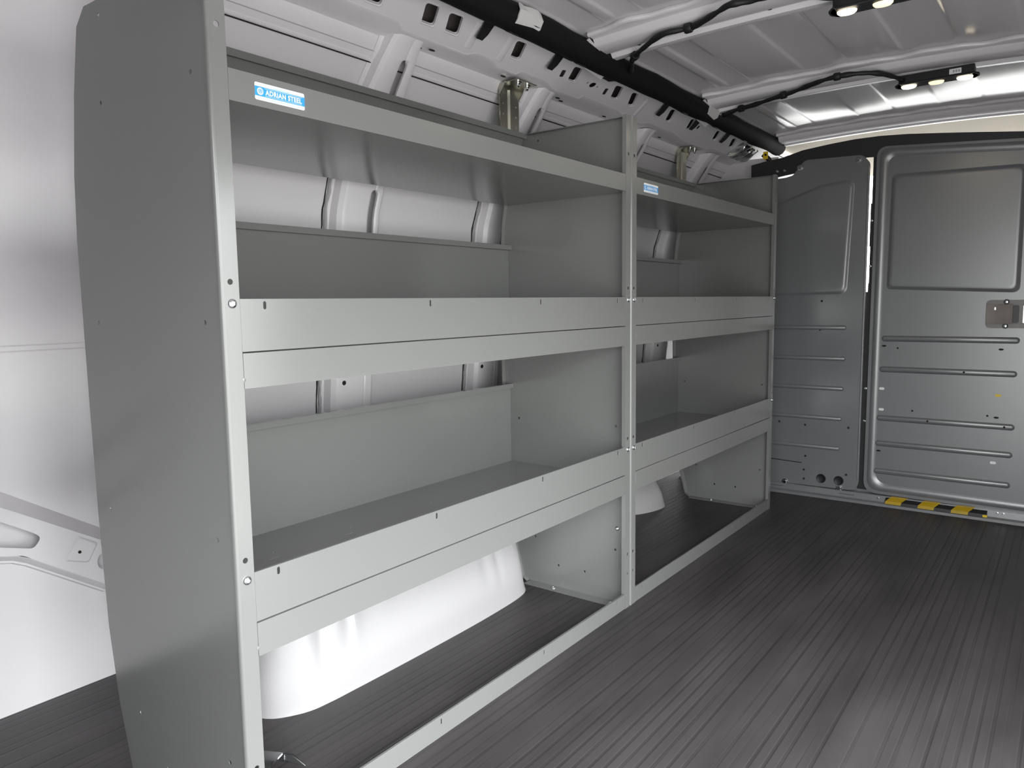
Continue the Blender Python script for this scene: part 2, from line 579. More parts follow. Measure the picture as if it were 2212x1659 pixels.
pads = [(.37, .56, 0), (.585, .775, 1), (.80, .86, 0), (.885, .958, 1), (.965, 1.07, 0), (1.115, 1.238, 1), (1.243, 1.43, 0), (1.50, 1.60, 1), (1.63, 1.81, 0), (1.90, 2.10, 1)]
# lower edge of the face steps up and down along the pressed pads
low = [(-.40, LEN), (.36, LEN - .002)]
for x0, x1, lo in pads:
    e = LEN + .008 if lo else LEN - .006
    low += [(x0, e), (x1, e)]
low += [(2.15, LEN - .006), (2.95, LEN - .006)]
top = [(2.95, .0), (1.95, .0), (1.93, .004), (1.72, .002), (1.70, -.006), (1.66, -.006), (1.64, .003), (1.30, .003), (1.275, .014), (1.20, .010), (1.19, -.004), (1.10, -.004), (1.08, .006), (.86, .004),
       (.845, -.006), (.80, -.006), (.78, .006), (-.40, .004)]
plate(bm, low + top, slots, .0015, A, (1, 0, 0), tuple(dn))
# rounded lips round the big slots
for s in slots[:13]:
    cx = sum(a for a, b in s) / len(s)
    cs = sum(b for a, b in s) / len(s)
    rings = []
    nrm = Vector((1, 0, 0)).cross(dn)
    if nrm.y > 0:
        nrm = -nrm
    for k, d in ((1.0, .0055), (1.0, .0), (1.08, .0016), (1.22, .0006)):
        rings.append([A + Vector((1, 0, 0)) * (cx + (a - cx) * (1 + (k - 1) * 1.2)) + dn * (cs + (b - cs) * k) + nrm * (d if k > 1.0 else -d) for a, b in s])
    grid(bm, rings, close_u=True)
# underside flange running back to the skin
rows = []
pl = low[:]
for (x, s) in pl:
    p = A + dn * s
    rows.append([(x, p.y, p.z), (x, p.y + .006, p.z - .003), (x, p.y + .045, p.z - .004 + (.003 if s > LEN else 0)), (x, .312, 1.284), (x, .318, 1.280)])
sheet(bm, rows, .0012)
# sheet joint and ridges across the face
for x in (.845, .735, 1.50):
    r = [[A + Vector((x + d + .03 * (s / LEN), 0, 0)) + dn * s + nrm * h for d, h in ((-.012, .0004), (-.006, .0028), (.006, .0028), (.012, .0004))] for s in (.012, LEN - .008)]
    grid(bm, r)
# dark inner rail behind the slots
k0 = len(bm.faces)
rows = [[A + Vector((x, .028, .020)), A + Vector((x, .062, .004)), A + Vector((x, .098, -.020)), A + Vector((x, .126, -.028))] for x in (REAR_X, 3.0)]
sheet(bm, rows, .001)
bm.faces.ensure_lookup_table()
for f in bm.faces[k0:]:
    f.material_index = 2
# fixings and dark clip mouths in the underside
for x, y in ((.66, .285), (.69, .275), (.93, .27), (1.17, .275), (1.20, .285), (1.42, .28), (1.78, .28), (2.24, .28)):
    plate(bm, circle(x, y, .009, 12, .004), [], .001, (0, 0, 1.2795), (1, 0, 0), (0, 1, 0), 1)
struct(obj('trim_7', bm, [WHITE, HOLE, PRIMER], smooth=True))

# ------------------------------------------------------------------ right side of the body (behind and beside the camera)
bm = bmesh.new()
WR = [(-1.10, 0), (-1.10, .7), (-1.04, 1.05), (-.90, 1.36)]
sheet(bm, [[(x, y, z) for y, z in WR] for x in (SIDE_X1, 1.5, 2.46, 3.9)], .0015)
# unseen pillar between the openings, added to cut light on the near panel
box(bm, (REAR_X, -1.12, 0), (SIDE_X0, -1.09, 1.3))
# header above the added side opening, lowered to cut light up high
sheet(bm, [[(x, -1.055, SIDE_TOP - .02), (x, -.98, SIDE_TOP + .04), (x, -.90, 1.36)] for x in (REAR_X, SIDE_X1)], .0015)
struct(obj('wall_right', bm, WHITE))
# unseen left rear door, put in to hold light off the near panel
bm = bmesh.new()
box(bm, (REAR_X - .03, REAR_Y, .0), (REAR_X, .70, 1.36))
box(bm, (REAR_X - .03, -1.1, 1.13), (REAR_X, REAR_Y, 1.36))
struct(obj('wall_back', bm, REAR_DARK))

# ------------------------------------------------------------------ roof skin with long pressed steps
def crown(y):
    return .014 * max(0.0, 1 - ((y + .32) / .45) ** 2)
def roof_z(y, lev):
    return 1.352 + crown(y) + .005 * lev
steps = [(.118, 0), (.098, 0), (.086, 1), (.030, 1), (.014, 0), (-.002, 0), (-.012, 1), (-.062, 1), (-.078, 0), (-.208, 0), (-.220, 1), (-.318, 1), (-.334, 0), (-.450, 0), (-.462, 1), (-.568, 1), (-.584, 0),
         (-.700, 0), (-.715, 1), (-.80, 1), (-.815, 0), (-.93, 0)]
bm = bmesh.new()
ys = []
for (y0, l0), (y1, l1) in zip(steps, steps[1:]):
    n = 4 if l0 != l1 else max(1, int(abs(y1 - y0) / .03))
    for k in range(n):
        t = k / n
        tl = t * t * (3 - 2 * t)
        ys.append((y0 + (y1 - y0) * t, l0 + (l1 - l0) * tl))
ys.append(steps[-1])
segs = [(REAR_X, .99), (1.15, 1.66), (1.81, 2.34)]
xs = []
for a, b in segs:
    xs += [(a, 0), (a + .018, 0), (a + .045, 1), (b - .045, 1), (b - .018, 0), (b, 0)]
xs.append((2.47, 0))
rows = []
for x, k in xs:
    rows.append([(x, y, roof_z(y, lv * k * (.45 if x > 1.75 else 1.0))) for y, lv in ys])
b2 = bmesh.new()
grid(b2, rows)
me = bpy.data.meshes.new('tmp')
b2.to_mesh(me)
b2.free()
bm.from_mesh(me)
bpy.data.meshes.remove(me)
# outer edges drop to the body sides
rows = [[(x, .118, 1.352), (x, .135, 1.347), (x, .16, 1.36), (x, .70, 1.385)] for x in (REAR_X, 2.47)]
sheet(bm, rows, .001)
rows = [[(x, -.93, 1.352), (x, -1.10, 1.345)] for x in (REAR_X, 2.47)]
sheet(bm, rows, .001)
rows = [[(x, y, 1.40) for y in (.70, -1.10)] for x in (REAR_X, 2.47)]
grid(bm, rows)
struct(obj('ceiling', bm, ROOF, smooth=True, recalc=False))

# ------------------------------------------------------------------ roof bows
def bow(name, cx, hw, label, foot=True):
    bm = bmesh.new()
    ysb = [.078 - i * .022 for i in range(52)]
    prof = [(-1.0, 1.344), (-.72, 1.342), (-.60, 1.330), (-.50, 1.327), (.15, 1.325), (.28, 1.331), (.42, 1.331), (.52, 1.322), (.80, 1.322), (.92, 1.326), (1.0, 1.338)]
    rows = []
    for y in ysb:
        w = .007 * math.sin(y * 31 + cx * 5) + .004 * math.sin(y * 67)
        rows.append([(cx + hw * u + (w if u < -.9 else 0), y, z + crown(y)) for u, z in prof])
    sheet(bm, rows, .0015)
    # wavy bead of roof adhesive along the rear flange
    k0 = len(bm.faces)
    pts = [(cx - hw - .004 + .007 * math.sin(y * 31 + cx * 5) + .004 * math.sin(y * 67), y, 1.347 + crown(y)) for y in ysb]
    tube(bm, pts, .006, 8)
    if foot:
        # open end gusset welded towards the side rail
        sheet(bm, [[(cx - hw, .076, 1.343), (cx - hw * .2, .080, 1.329), (cx + hw * .9, .080, 1.324)],
                   [(cx - hw + .006, .100, 1.338), (cx - hw * .2, .112, 1.318), (cx + hw * .9, .112, 1.312)],
                   [(cx - hw + .012, .104, 1.336), (cx - hw * .2 + .02, .135, 1.306), (cx + hw * 1.25, .140, 1.300)]], .0015)
        sheet(bm, [[(cx + hw * .9, .078, 1.322), (cx + hw * 1.25, .136, 1.302)], [(cx + hw * .98, .078, 1.350), (cx + hw * 1.30, .120, 1.345)]], .0012)
    for y in (.0, -.13, -.30, -.52, -.66):
        plate(bm, circle(cx + hw * .33, y, .005, 12), [], .0008, (0, 0, 1.3300 + crown(y)), (1, 0, 0), (0, 1, 0), 1)
    o = obj(name, bm, [WHITE, HOLE], smooth=True)
    tag(o, label, 'roof bow', 'roof bows across the ceiling')
    return o
bow('roof_bow', 1.072, .072, 'nearest pressed metal roof bow, crossing above the mid shelf posts')
bow('roof_bow', 1.735, .070, 'second pressed metal roof bow, carrying the fully visible lamp bar')
bow('roof_bow', 2.400, .062, 'far pressed metal roof bow just above the grey partition', foot=False)

# ------------------------------------------------------------------ cab beyond the partition
bm = bmesh.new()
sheet(bm, [[(x, y, z) for y in (.48, -.3, -1.08)] for x, z in ((2.47, 1.352), (2.55, 1.405), (2.9, 1.425), (3.4, 1.425), (3.75, 1.38))], .006)
hl = obj('cab_headliner', bm, LINER, smooth=True)
tag(hl, 'beige cab headliner glimpsed through the slit above the partition', 'headliner')

bm = bmesh.new()
box(bm, (3.88, -1.1, 0), (3.92, .5, .78))  # unseen low wall added only to block light below the windshield
struct(obj('cab_light_block', bm, BLACK))
# door pillar panel beyond the partition, seen over the far shelf end
bm = bmesh.new()
sheet(bm, [[(2.50, .12, z), (2.475, .24, z), (2.462, .36, z), (2.46, .50, z)] for z in (.9, 1.1, 1.2, 1.262, 1.30)], .0012)
sheet(bm, [[(2.4505, .20, z), (2.447, .24, z), (2.447, .30, z), (2.451, .335, z)] for z in (1.10, 1.19, 1.235)], .0012)
struct(obj('trim_8', bm, WHITE, smooth=True))

# ------------------------------------------------------------------ wheel housings
def housing(name, foot, centre, levels, ridges, label):
    """foot: plan polyline wall to wall at the floor; levels (height, shrink); ridges [(s, amp, width)]"""
    bm = bmesh.new()
    P = spline([(x, y, 0) for x, y in foot], 10)
    C = [Vector((min(max(p.x, centre[0]), centre[1]), centre[2], 0)) for p in P]
    L = [0]
    for a, b in zip(P, P[1:]):
        L.append(L[-1] + (b - a).length)
    lv = spline([(h, a, 0) for h, a in levels], 4)
    rows = []
    for q in lv:
        row = []
        for p, c, l in zip(P, C, L):
            v = p.lerp(c, max(0, q.y))
            s = l / L[-1]
            amp = sum(am * math.exp(-((s - s0) / wd) ** 2) * math.exp(-((q.x - hz) / hd) ** 2) for s0, am, wd, hz, hd in ridges)
            d = (p - c)
            d.normalize()
            v = v + d * amp * 1.7
            row.append((v.x, v.y, q.x))
        rows.append(row)
    grid(bm, rows)
    o = obj(name, bm, BRIGHT, smooth=True)
    sd = o.modifiers.new('subdivision', 'SUBSURF')
    sd.levels = sd.render_levels = 1
    return tag(o, label, 'wheel housing', 'white body housings under the shelves')
housing('wheel_housing', [(.212, .512), (.213, .42), (.215, .345), (.229, .297), (.262, .268), (.31, .250), (.40, .246), (.56, .243), (.75, .243), (.88, .248), (.950, .255), (.990, .268), (1.016, .295), (1.026, .34), (1.028, .42), (1.03, .512)],
        (.40, .82, .500),
        [(0, 0), (.012, .012), (.05, .035), (.11, .07), (.17, .14), (.215, .25), (.245, .42), (.262, .65), (.268, 1.0)],
        [(.30, .007, .010, .17, .05), (.335, .006, .008, .15, .06), (.265, -.005, .012, .12, .08), (.40, .005, .012, .18, .04), (.44, .004, .008, .19, .03), (.66, -.003, .012, .13, .05), (.705, -.003, .010, .13, .05), (.77, .005, .007, .19, .04), (.80, .005, .007, .19, .04), (.55, .0022, .25, .055, .02)],
        'long white wheel housing on the rubber floor under the near shelf unit')
housing('wheel_housing', [(1.70, .512), (1.715, .42), (1.76, .37), (1.80, .342), (1.86, .322), (1.92, .318), (1.955, .336), (1.972, .38), (1.98, .44), (1.985, .512)],
        (1.82, 1.87, .500), [(0, 0), (.010, .015), (.05, .07), (.10, .20), (.15, .36), (.19, .55), (.21, 1.0)], [],
        'small rounded white hump on the floor under the far shelf unit')


# ------------------------------------------------------------------ shelf units
T = .0014
WU = 1.0602
def side_outline():
    return [(.004, .0), (.305, .0), (.322, .01), (.352, .12), (.370, .243), (.377, .41), (.379, .60), (.379, .85), (.372, .946), (.353, 1.06), (.330, 1.150), (.304, 1.172), (.004, 1.170)]

def end_panel(parent, x, sgn, holes, screws):
    """one sheet metal end with folded front post (sgn = +1 folds towards +x)"""
    bm = bmesh.new()
    hs = [circle(y, z, .0032, 10) for y, z in holes]
    plate(bm, side_outline(), hs, T, (x + sgn * T / 2, 0, 0), (0, 1, 0), (0, 0, 1))
    # rounded fold and post face
    rr = .004
    arc = []
    for k in range(6):
        a = math.pi / 2 * k / 5
        arc.append((x + sgn * (rr - rr * math.cos(a)), rr - rr * math.sin(a)))
    outer = [[(px, py, z) for px, py in arc] for z in (0, .4, .8, 1.17)]
    sheet(bm, outer, T)
    ph = [circle(.0135, z, .0038, 12) for z in (.135, .421, .778, 1.084)] + [circle(.0135, .086, .003, 10)]
    plate(bm, [(rr, 0), (.0254, 0), (.0254, 1.17), (rr, 1.17)], ph, T, (x, T / 2, 0), (sgn, 0, 0), (0, 0, 1))
    box(bm, tuple(min(a, b) for a, b in zip((x + sgn * .0242, T, 0), (x + sgn * .0254, .010, 1.17))), tuple(max(a, b) for a, b in zip((x + sgn * .0242, T, 0), (x + sgn * .0254, .010, 1.17))))
    # hemmed back edge and floor flange
    so = side_outline()[1:12]
    sheet(bm, [[(x + sgn * T, y - .0005, z), (x + sgn * .014, y - .0005, z)] for y, z in so], .0012)
    fx = sorted((x + sgn * T, x + sgn * .032))
    box(bm, (fx[0], .012, 0.0), (fx[1], .300, .0014))
    tx = sorted((x + sgn * T, x + sgn * .012))
    box(bm, (tx[0], .004, 1.1686), (tx[1], .300, 1.170))
    o = obj('end_panel', bm, GREY, parent, smooth=True)
    for k, (y, z) in enumerate(screws):
        pan = bmesh.new()
        pan_head(pan, (x + sgn * T, y, z), (sgn, 0, 0), .0055)
        obj('screw', pan, CHROME, o, smooth=True)
    for y in (.045, .215):
        pan = bmesh.new()
        pan_head(pan, (x + sgn * .018, y, .0014), (0, 0, 1), .0055)
        obj('screw', pan, CHROME, o, smooth=True)
    return o

def tray(parent, zf, z_lip, z_low, riser_pts, slots, holes=True, crease=None, name='shelf_tray'):
    """folded tray: floor, front lip, lower rail, leaning or upright back riser"""
    x0, x1 = T + .0006, WU - T - .0006
    bm = bmesh.new()
    hh = []
    if holes:
        for x in (.205, .369, .600, .770):
            hh.append(rrect(x - .006, .2215, x + .014, .2245, .0014, 2))
        for x in (.226, .399, .621, .792):
            hh.append(circle(x + .002, .250, .0028, 8))
    plate(bm, [(x0, .0015), (x1, .0015), (x1, .3600), (x0, .3600)], hh, .0012, (0, 0, zf), (1, 0, 0), (0, 1, 0))
    xa, xb = .0262, WU - .0262
    sl = [rrect(x - .0023, z_lip - .0135, x + .0023, z_lip - .0030, .0022, 3) for x in slots]
    if crease:
        plate(bm, [(xa, crease + .0010), (xb, crease + .0010), (xb, z_lip), (xa, z_lip)], sl, .0013, (0, .0015, 0), (1, 0, 0), (0, 0, 1))
        plate(bm, [(xa, z_low), (xb, z_low), (xb, crease - .0010), (xa, crease - .0010)], [], .0013, (0, .0008, 0), (1, 0, 0), (0, 0, 1))
        box(bm, (xa, .0012, crease - .0022), (xb, .012, crease - .0010))
        box(bm, (xa, .0012, z_low), (xb, .014, z_low + .0012))
        # pressed ears where the rail tucks into the posts
        for ex in (xa - .0006, xb + .0006):
            lathe(bm, [(.0001, -.0006), (.0028, -.0004), (.0028, .0008), (.0001, .0012)], (ex, .0006, (crease + z_low) / 2 - .012), (0, -1, 0), 10)
    else:
        plate(bm, [(xa, z_low), (xb, z_low), (xb, z_lip), (xa, z_lip)], sl, .0013, (0, .0012, 0), (1, 0, 0), (0, 0, 1))
        box(bm, (xa, .0012, z_low), (xb, .012, z_low + .0012))
    box(bm, (xa, .002, z_lip - .0012), (xb, .0045, z_lip))
    o = obj(name, bm, GREY, parent)
    (ya, za), (yb, zb) = riser_pts
    bm = bmesh.new()
    d = Vector((0, yb - ya, zb - za)).normalized()
    n = Vector((0, -d.z, d.y))
    sheet(bm, [[(x, ya, za), (x, yb, zb), (x, yb + n.y * .012, zb + n.z * .012), (x, yb + n.y * .012 - d.y * .012, zb + n.z * .012 - d.z * .012)] for x in (x0, x1)], .0012)
    if name == 'top_shelf':
        for q in (.84, .875, .905):
            pan_head(bm, (q, .3440, 1.045), (0, -.95, -.3), .003, mi=1, h=.0005)
    r = obj('back_riser', bm, [GREY, HOLE], o, recalc=False)
    return o, r

def brand_label(parent, x, y, z, w=.0760, h=.0215):
    bm = bmesh.new()
    th = .0003
    plate(bm, rrect(x, z, x + w, z + h, .0022, 4), [], th, (0, y - th, 0), (1, 0, 0), (0, 0, 1))
    lab = obj('brand_label', bm, STKW, parent)
    lab['label'] = 'white and blue maker label with lettering'
    bm = bmesh.new()
    b0, b1 = z + h * .23, z + h * .77
    plate(bm, [(x, b0), (x + w, b0), (x + w, b1), (x, b1)], [], th, (0, y - 2 * th, 0), (1, 0, 0), (0, 0, 1))
    obj('blue_band', bm, STKB, lab)
    bm = bmesh.new()
    cx, cz = x + w * .10, (b0 + b1) / 2
    plate(bm, circle(cx, cz, .0045, 24), [], th, (0, y - 3 * th, 0), (1, 0, 0), (0, 0, 1))
    plate(bm, circle(cx, cz, .0028, 20), [circle(cx, cz, .0021, 20)], th, (0, y - 4 * th, 0), (1, 0, 0), (0, 0, 1), 1)
    # stylised initial in the roundel
    for a, b in (((cx - .0010, cz - .0012), (cx - .0004, cz + .0013)), ((cx - .0004, cz + .0008), (cx + .0010, cz + .0013)), ((cx - .0004, cz - .0003), (cx + .0008, cz + .0002)), ((cx + .0006, cz - .0012), (cx + .0011, cz + .0013))):
        plate(bm, [(a[0], a[1]), (b[0], a[1]), (b[0], b[1]), (a[0], b[1])], [], th, (0, y - 4 * th, 0), (1, 0, 0), (0, 0, 1), 1)
    obj('emblem', bm, [STKW, STKB], lab)
    bm = bmesh.new()
    for zz in (b1 - .0016, b0 + .0010):
        plate(bm, [(x + w * .19, zz), (x + w * .94, zz), (x + w * .94, zz + .0006), (x + w * .19, zz + .0006)], [], th, (0, y - 3 * th, 0), (1, 0, 0), (0, 0, 1))
    plate(bm, [(x + w * .35, z + h * .80), (x + w * .70, z + h * .80), (x + w * .70, z + h * .86), (x + w * .35, z + h * .86)], [], th, (0, y - 2 * th, 0), (1, 0, 0), (0, 0, 1))
    plate(bm, [(x + w * .12, z + h * .10), (x + w * .90, z + h * .10), (x + w * .90, z + h * .13), (x + w * .12, z + h * .13)], [], th, (0, y - 2 * th, 0), (1, 0, 0), (0, 0, 1))
    obj('fine_rule', bm, STKL, lab)
    # lettering with slab serifs
    fc = bpy.data.curves.new('tmp', 'FONT')
    fc.body = 'ADRIAN STEEL'
    fc.size = .0100
    fc.offset = .00032
    fc.extrude = th / 2
    fc.space_character = 1.12
    ob = bpy.data.objects.new('tmp', fc)
    me = bpy.data.meshes.new_from_object(ob)
    bpy.data.objects.remove(ob)
    xs_ = [v.co.x for v in me.vertices]
    zs_ = [v.co.y for v in me.vertices]
    sx = w * .735 / (max(xs_) - min(xs_))
    sz = .0066 / (max(zs_) - min(zs_))
    mnx, mnz = min(xs_), min(zs_)
    for v in me.vertices:
        v.co = Vector((x + w * .20 + (v.co.x - mnx) * sx, y - 3.2 * th - v.co.z, (b0 + b1) / 2 - .0033 + (v.co.y - mnz) * sz))
    bm = bmesh.new()
    bm.from_mesh(me)
    bpy.data.meshes.remove(me)
    obj('lettering', bm, STKW, lab)
    return lab

def shelf_unit(x, label, first):
    u = empty('shelf_unit', (0, 0, 0), label, 'shelving', 'grey steel van shelf units')
    low_holes = [(.262, 1.151), (.039, 1.033), (.273, 1.035), (.328, .726), (.039, .728), (.333, .441), (.039, .445), (.283, .125), (.041, .135), (.13, .06), (.21, .06)]
    end_panel(u, 0, 1, low_holes, [])
    end_panel(u, WU, -1, low_holes, [(.035, .19), (.262, .19)] if first else [(.262, .19)])
    tray(u, 1.000, 1.0371, .9989, ((.3595, 1.0006), (.3045, 1.1745)), [], holes=False, name='top_shelf')
    tray(u, .679, .7569, .6431, ((.3605, .6796), (.3605, .897)), (.062, .374, .689, .998), holes=True, crease=.6891, name='middle_shelf')
    tray(u, .322, .4010, .2864, ((.3605, .3226), (.3605, .5335)), (.063, .376, .690, 1.0), holes=True, crease=.3329, name='lower_shelf')
    bm = bmesh.new()
    xa, xb = .0262, WU - .0262
    sl = [rrect(q - .0015, .022, q + .0015, .033, .0014, 3) for q in (.063, .374, .688, .997)]
    plate(bm, [(xa, .0005), (xb, .0005), (xb, .0376), (xa, .0376)], sl, .0014, (0, .0012, 0), (1, 0, 0), (0, 0, 1))
    box(bm, (xa, .0012, .0005), (xb, .022, .0018))
    box(bm, (xa, .002, .0364), (xb, .0048, .0376))
    obj('kick_rail', bm, GREY, u)
    for px in (.0145, WU - .0135):
        for z in (.394, .751):
            bm = bmesh.new()
            pan_head(bm, (px, 0.0, z), (0, -1, 0), .0060)
            obj('bolt', bm, CHROME, u, smooth=True)
    for px in (.93, .985):
        bm = bmesh.new()
        yy = .3415
        pan_head(bm, (px, .3440, 1.045), (0, -.95, -.3), .0062)
        obj('bolt', bm, CHROME, u, smooth=True)
    brand_label(u, .0625, .00055, 1.0070)
    u.location = (x, 0, 0)
    return u
shelf_unit(0.0, 'near grey steel shelf unit over the long wheel housing, with large blue maker label', True)
shelf_unit(WU + .0012, 'far grey steel shelf unit beside the partition, partly hidden by shadow', False)

# ------------------------------------------------------------------ galvanised brackets tying the shelves to the side rail
def mount_bracket(x0, label):
    t = empty('mounting_bracket', (x0, .312, 1.17), label, 'bracket', 'galvanised roof brackets behind the shelves')
    bm = bmesh.new()
    w = .078
    pts = [(0, 0), (w, 0), (w, .105), (0, .105)]
    hs = []
    for z in (.015, .040, .065, .09):
        hs.append(circle(.012, z, .0028, 8))
        hs.append(circle(w - .012, z, .0028, 8))
    plate(bm, pts, hs, .002, (0, 0, .0), (1, 0, 0), (0, 0, 1))
    # pressed vertical channel
    sheet(bm, [[(w * .40, -.001, z), (w * .46, -.006, z), (w * .70, -.006, z), (w * .76, -.001, z)] for z in (.004, .055, .100)], .0015)
    # folded top flange reaching forward under the rail
    sheet(bm, [[(x, 0, .105), (x, -.004, .1095), (x, -.045, .111), (x, -.058, .111)] for x in (0, w * .5, w)], .002)
    for x in (0, w):
        sheet(bm, [[(x, 0, .080), (x, -.0, .106)], [(x, -.014, .098), (x, -.020, .1105)]], .002)
    plate_o = obj('bracket_plate', bm, GALV, t)
    for x in (.022, .060):
        b = bmesh.new()
        lathe(b, [(.010, 0), (.010, .0015), (.0072, .0015), (.0072, .008), (.0035, .0085), (.0035, .014), (0, .0145)], (x, -.040, .1105), (0, 0, -1), 12)
        obj('screw', b, CHROME, t, smooth=True)
    return t
mount_bracket(.968, 'galvanised mounting bracket tying the near shelf unit to the slotted roof rail')
mount_bracket(1.985, 'galvanised mounting bracket tying the far shelf unit to the slotted roof rail')

# ------------------------------------------------------------------ curtain airbag along the roof edge
t = empty('curtain_airbag', (0, .108, 1.326), 'long black rolled curtain airbag running along the left roof edge', 'airbag')
bm = bmesh.new()
pts = [(-.62 + i * .083, .001 * math.sin(i * 1.7), .0015 * math.sin(i * 1.1)) for i in range(38)]
tube(bm, pts, .029, 14, lambda q: 1 + .05 * math.sin(q * 70))
obj('rolled_cushion', bm, FABRIC, t, smooth=True)
for x in (.46, .755, 1.02, 1.60, 1.84, 2.10):
    bm = bmesh.new()
    # dark strap and hook gripping the rail edge
    rows = []
    for dx in (-.016, .016):
        rows.append([(x + dx, -.012 + .033 * math.sin(a), .033 * math.cos(a) * -1) for a in [math.radians(20 + 12 * k) for k in range(10)]] + [(x + dx, .052, .014), (x + dx * .8, .078, -.012), (x + dx * .6, .092, -.022)])
    sheet(bm, rows, .003)
    obj('strap', bm, BLACK, t, smooth=True)
for x in (.735, 1.70):
    bm = bmesh.new()
    sheet(bm, [[(x + dx, -.031 + .004 * math.sin(dx * 90), .016), (x + dx, -.035, .002 + .003 * math.sin(dx * 150)), (x + dx, -.026, -.016), (x + dx * .9, -.018, -.022)] for dx in (0, .02, .04, .06, .078)], .003)
    obj('foam_tape', bm, FOAM, t, smooth=True)

# ------------------------------------------------------------------ wiring harnesses taped along the bows
def harness(name, pts, clips, label, r=.0062):
    bm = bmesh.new()
    P = spline(pts, 9)
    tube(bm, P, r, 10, lambda q: 1 + .14 * math.sin(q * 41) + .08 * math.sin(q * 97))
    o = obj(name, bm, LOOM, smooth=True)
    for k in clips:
        p = P[k]
        d = (P[min(k + 1, len(P) - 1)] - P[k - 1]).normalized()
        b = bmesh.new()
        lathe(b, [(.0095, -.008), (.0105, -.006), (.0105, .006), (.0095, .008)], p, d, 10)
        box(b, (p.x - .006, p.y - .008, p.z - .004), (p.x + .008, p.y + .008, p.z + .007))
        obj('clip', b, BLACK, o, smooth=True)
    tag(o, label, 'wiring', 'black wiring looms under the roof')
    return o
harness('wiring_harness', [(1.196, .075, 1.314), (1.165, .056, 1.318), (1.125, .030, 1.3205), (1.080, -.020, 1.3215), (1.036, -.088, 1.325), (1.045, -.150, 1.328), (1.015, -.212, 1.331), (.992, -.255, 1.333), (1.000, -.292, 1.333), (.998, -.335, 1.333), (1.03, -.385, 1.330), (1.068, -.432, 1.327)],
        (20, 44), 'black taped wiring loom along the nearest roof bow')
harness('wiring_harness', [(1.800, .070, 1.318), (1.765, .020, 1.3205), (1.742, -.045, 1.3215), (1.716, -.110, 1.324), (1.700, -.165, 1.327), (1.672, -.225, 1.331), (1.652, -.285, 1.334), (1.655, -.345, 1.334), (1.680, -.395, 1.331), (1.735, -.430, 1.325), (1.765, -.440, 1.322)],
        (12, 32, 56), 'black taped wiring loom along the second roof bow, feeding the far lamp bar')

# ------------------------------------------------------------------ LED lamp bars
def lamp_bar(x, y0, y1, z0, z1, sticker, label):
    L = y0 - y1
    t = empty('lamp_bar', (x, y0, z0), label, 'ceiling lamp', 'black three-lens lamp bars on the roof bows')
    bm = bmesh.new()
    box(bm, (-.014, -L, .004), (.020, 0, z1 - z0))
    plate(bm, rrect(-.019, -L - .010, .026, .010, .018, 6), [], .004, (0, 0, .002), (1, 0, 0), (0, 1, 0))
    bmesh.ops.bevel(bm, geom=[e for e in bm.edges if e.calc_length() > .02], offset=.001, segments=1, affect='EDGES')
    obj('housing', bm, BLACK, t)
    for k, f in enumerate((.13, .50, .87)):
        b = bmesh.new()
        c = -L * f
        rows = []
        for rx, ry, zz in ((.0125, .0185, .0003), (.0120, .0175, -.003), (.0095, .0145, -.0055), (.0050, .0090, -.0068)):
            rows.append([(.004 + rx * math.cos(a), c + ry * math.sin(a), zz) for a in [2 * math.pi * q / 24 for q in range(24)]])
        vs = grid(b, rows, close_u=True)
        b.faces.new(vs[-1])
        o = obj('lens', b, LENSD if k == 1 else LENS, t, smooth=True)
        if k == 1:
            o['label'] = 'dimmer centre lens'
    if sticker:
        b = bmesh.new()
        plate(b, rrect(-.145, .0075, -.118, .0205, .001, 2), [], .0004, (-.0144, 0, 0), (0, 1, 0), (0, 0, 1))
        for yy in (-.142, -.136, -.130):
            plate(b, [(yy, .011), (yy + .004, .011), (yy + .004, .017), (yy, .017)], [], .0004, (-.0147, 0, 0), (0, 1, 0), (0, 0, 1), 1)
        o = obj('spec_sticker', b, [STKW, SEALANT], t)
        o['label'] = 'small pale spec sticker'
    d = bpy.data.lights.new('lamp_glow', 'AREA')
    d.shape = 'RECTANGLE'
    d.size = .03
    d.size_y = L
    d.energy = .35
    d.color = (1, .86, .65)
    lo = bpy.data.objects.new('lamp_glow', d)
    COL.objects.link(lo)
    lo.parent = t
    lo.location = (.004, -L / 2, -.010)
    return t
lamp_bar(1.772, -.428, -.602, 1.3095, 1.335, True, 'black lamp bar with three lit lenses on the second roof bow, fully in view')
lamp_bar(1.105, -.425, -.600, 1.3095, 1.335, False, 'black lamp bar with lit lenses on the nearest roof bow, cut off at the top')

# ------------------------------------------------------------------ partition
PX = 2.39
def screw_face(parent, y, z, r=.010, x=PX - .004):
    b = bmesh.new()
    lathe(b, [(r * 1.15, 0), (r * 1.15, .0018), (r * .78, .0020), (r * .74, .007), (r * .6, .0085), (0, .0085)], (x, y, z), (-1, 0, 0), 12)
    return obj('bolt', b, CHROME, parent, smooth=True)
def face_hole(bm, y, z, r=.0042, mi=1, ry=None, x=PX - .0042):
    plate(bm, circle(y, z, ry or r, 12, r), [], .0006, (x, 0, 0), (0, 1, 0), (0, 0, 1), mi)

wing = empty('partition_panel', (PX, .1, 0), 'fixed left partition panel with two black grommets, beside the far shelf unit', 'partition panel')
def W3(o):
    o.location = (-PX, -.1, 0)
    return o
bm = bmesh.new()
# left: cut away at the top corner for the roof rail
outl = rpoly([(-.236, .040), (.470, .030), (.470, 1.05), (.165, 1.195), (.055, 1.200), (.030, 1.205), (-.012, 1.256), (-.210, 1.250), (-.236, 1.220)],
             [.04, .01, .05, .01, .02, .02, .03, .03, .03], 6)
plate(bm, outl, [], .004, (PX - .002, 0, 0), (0, 1, 0), (0, 0, 1))
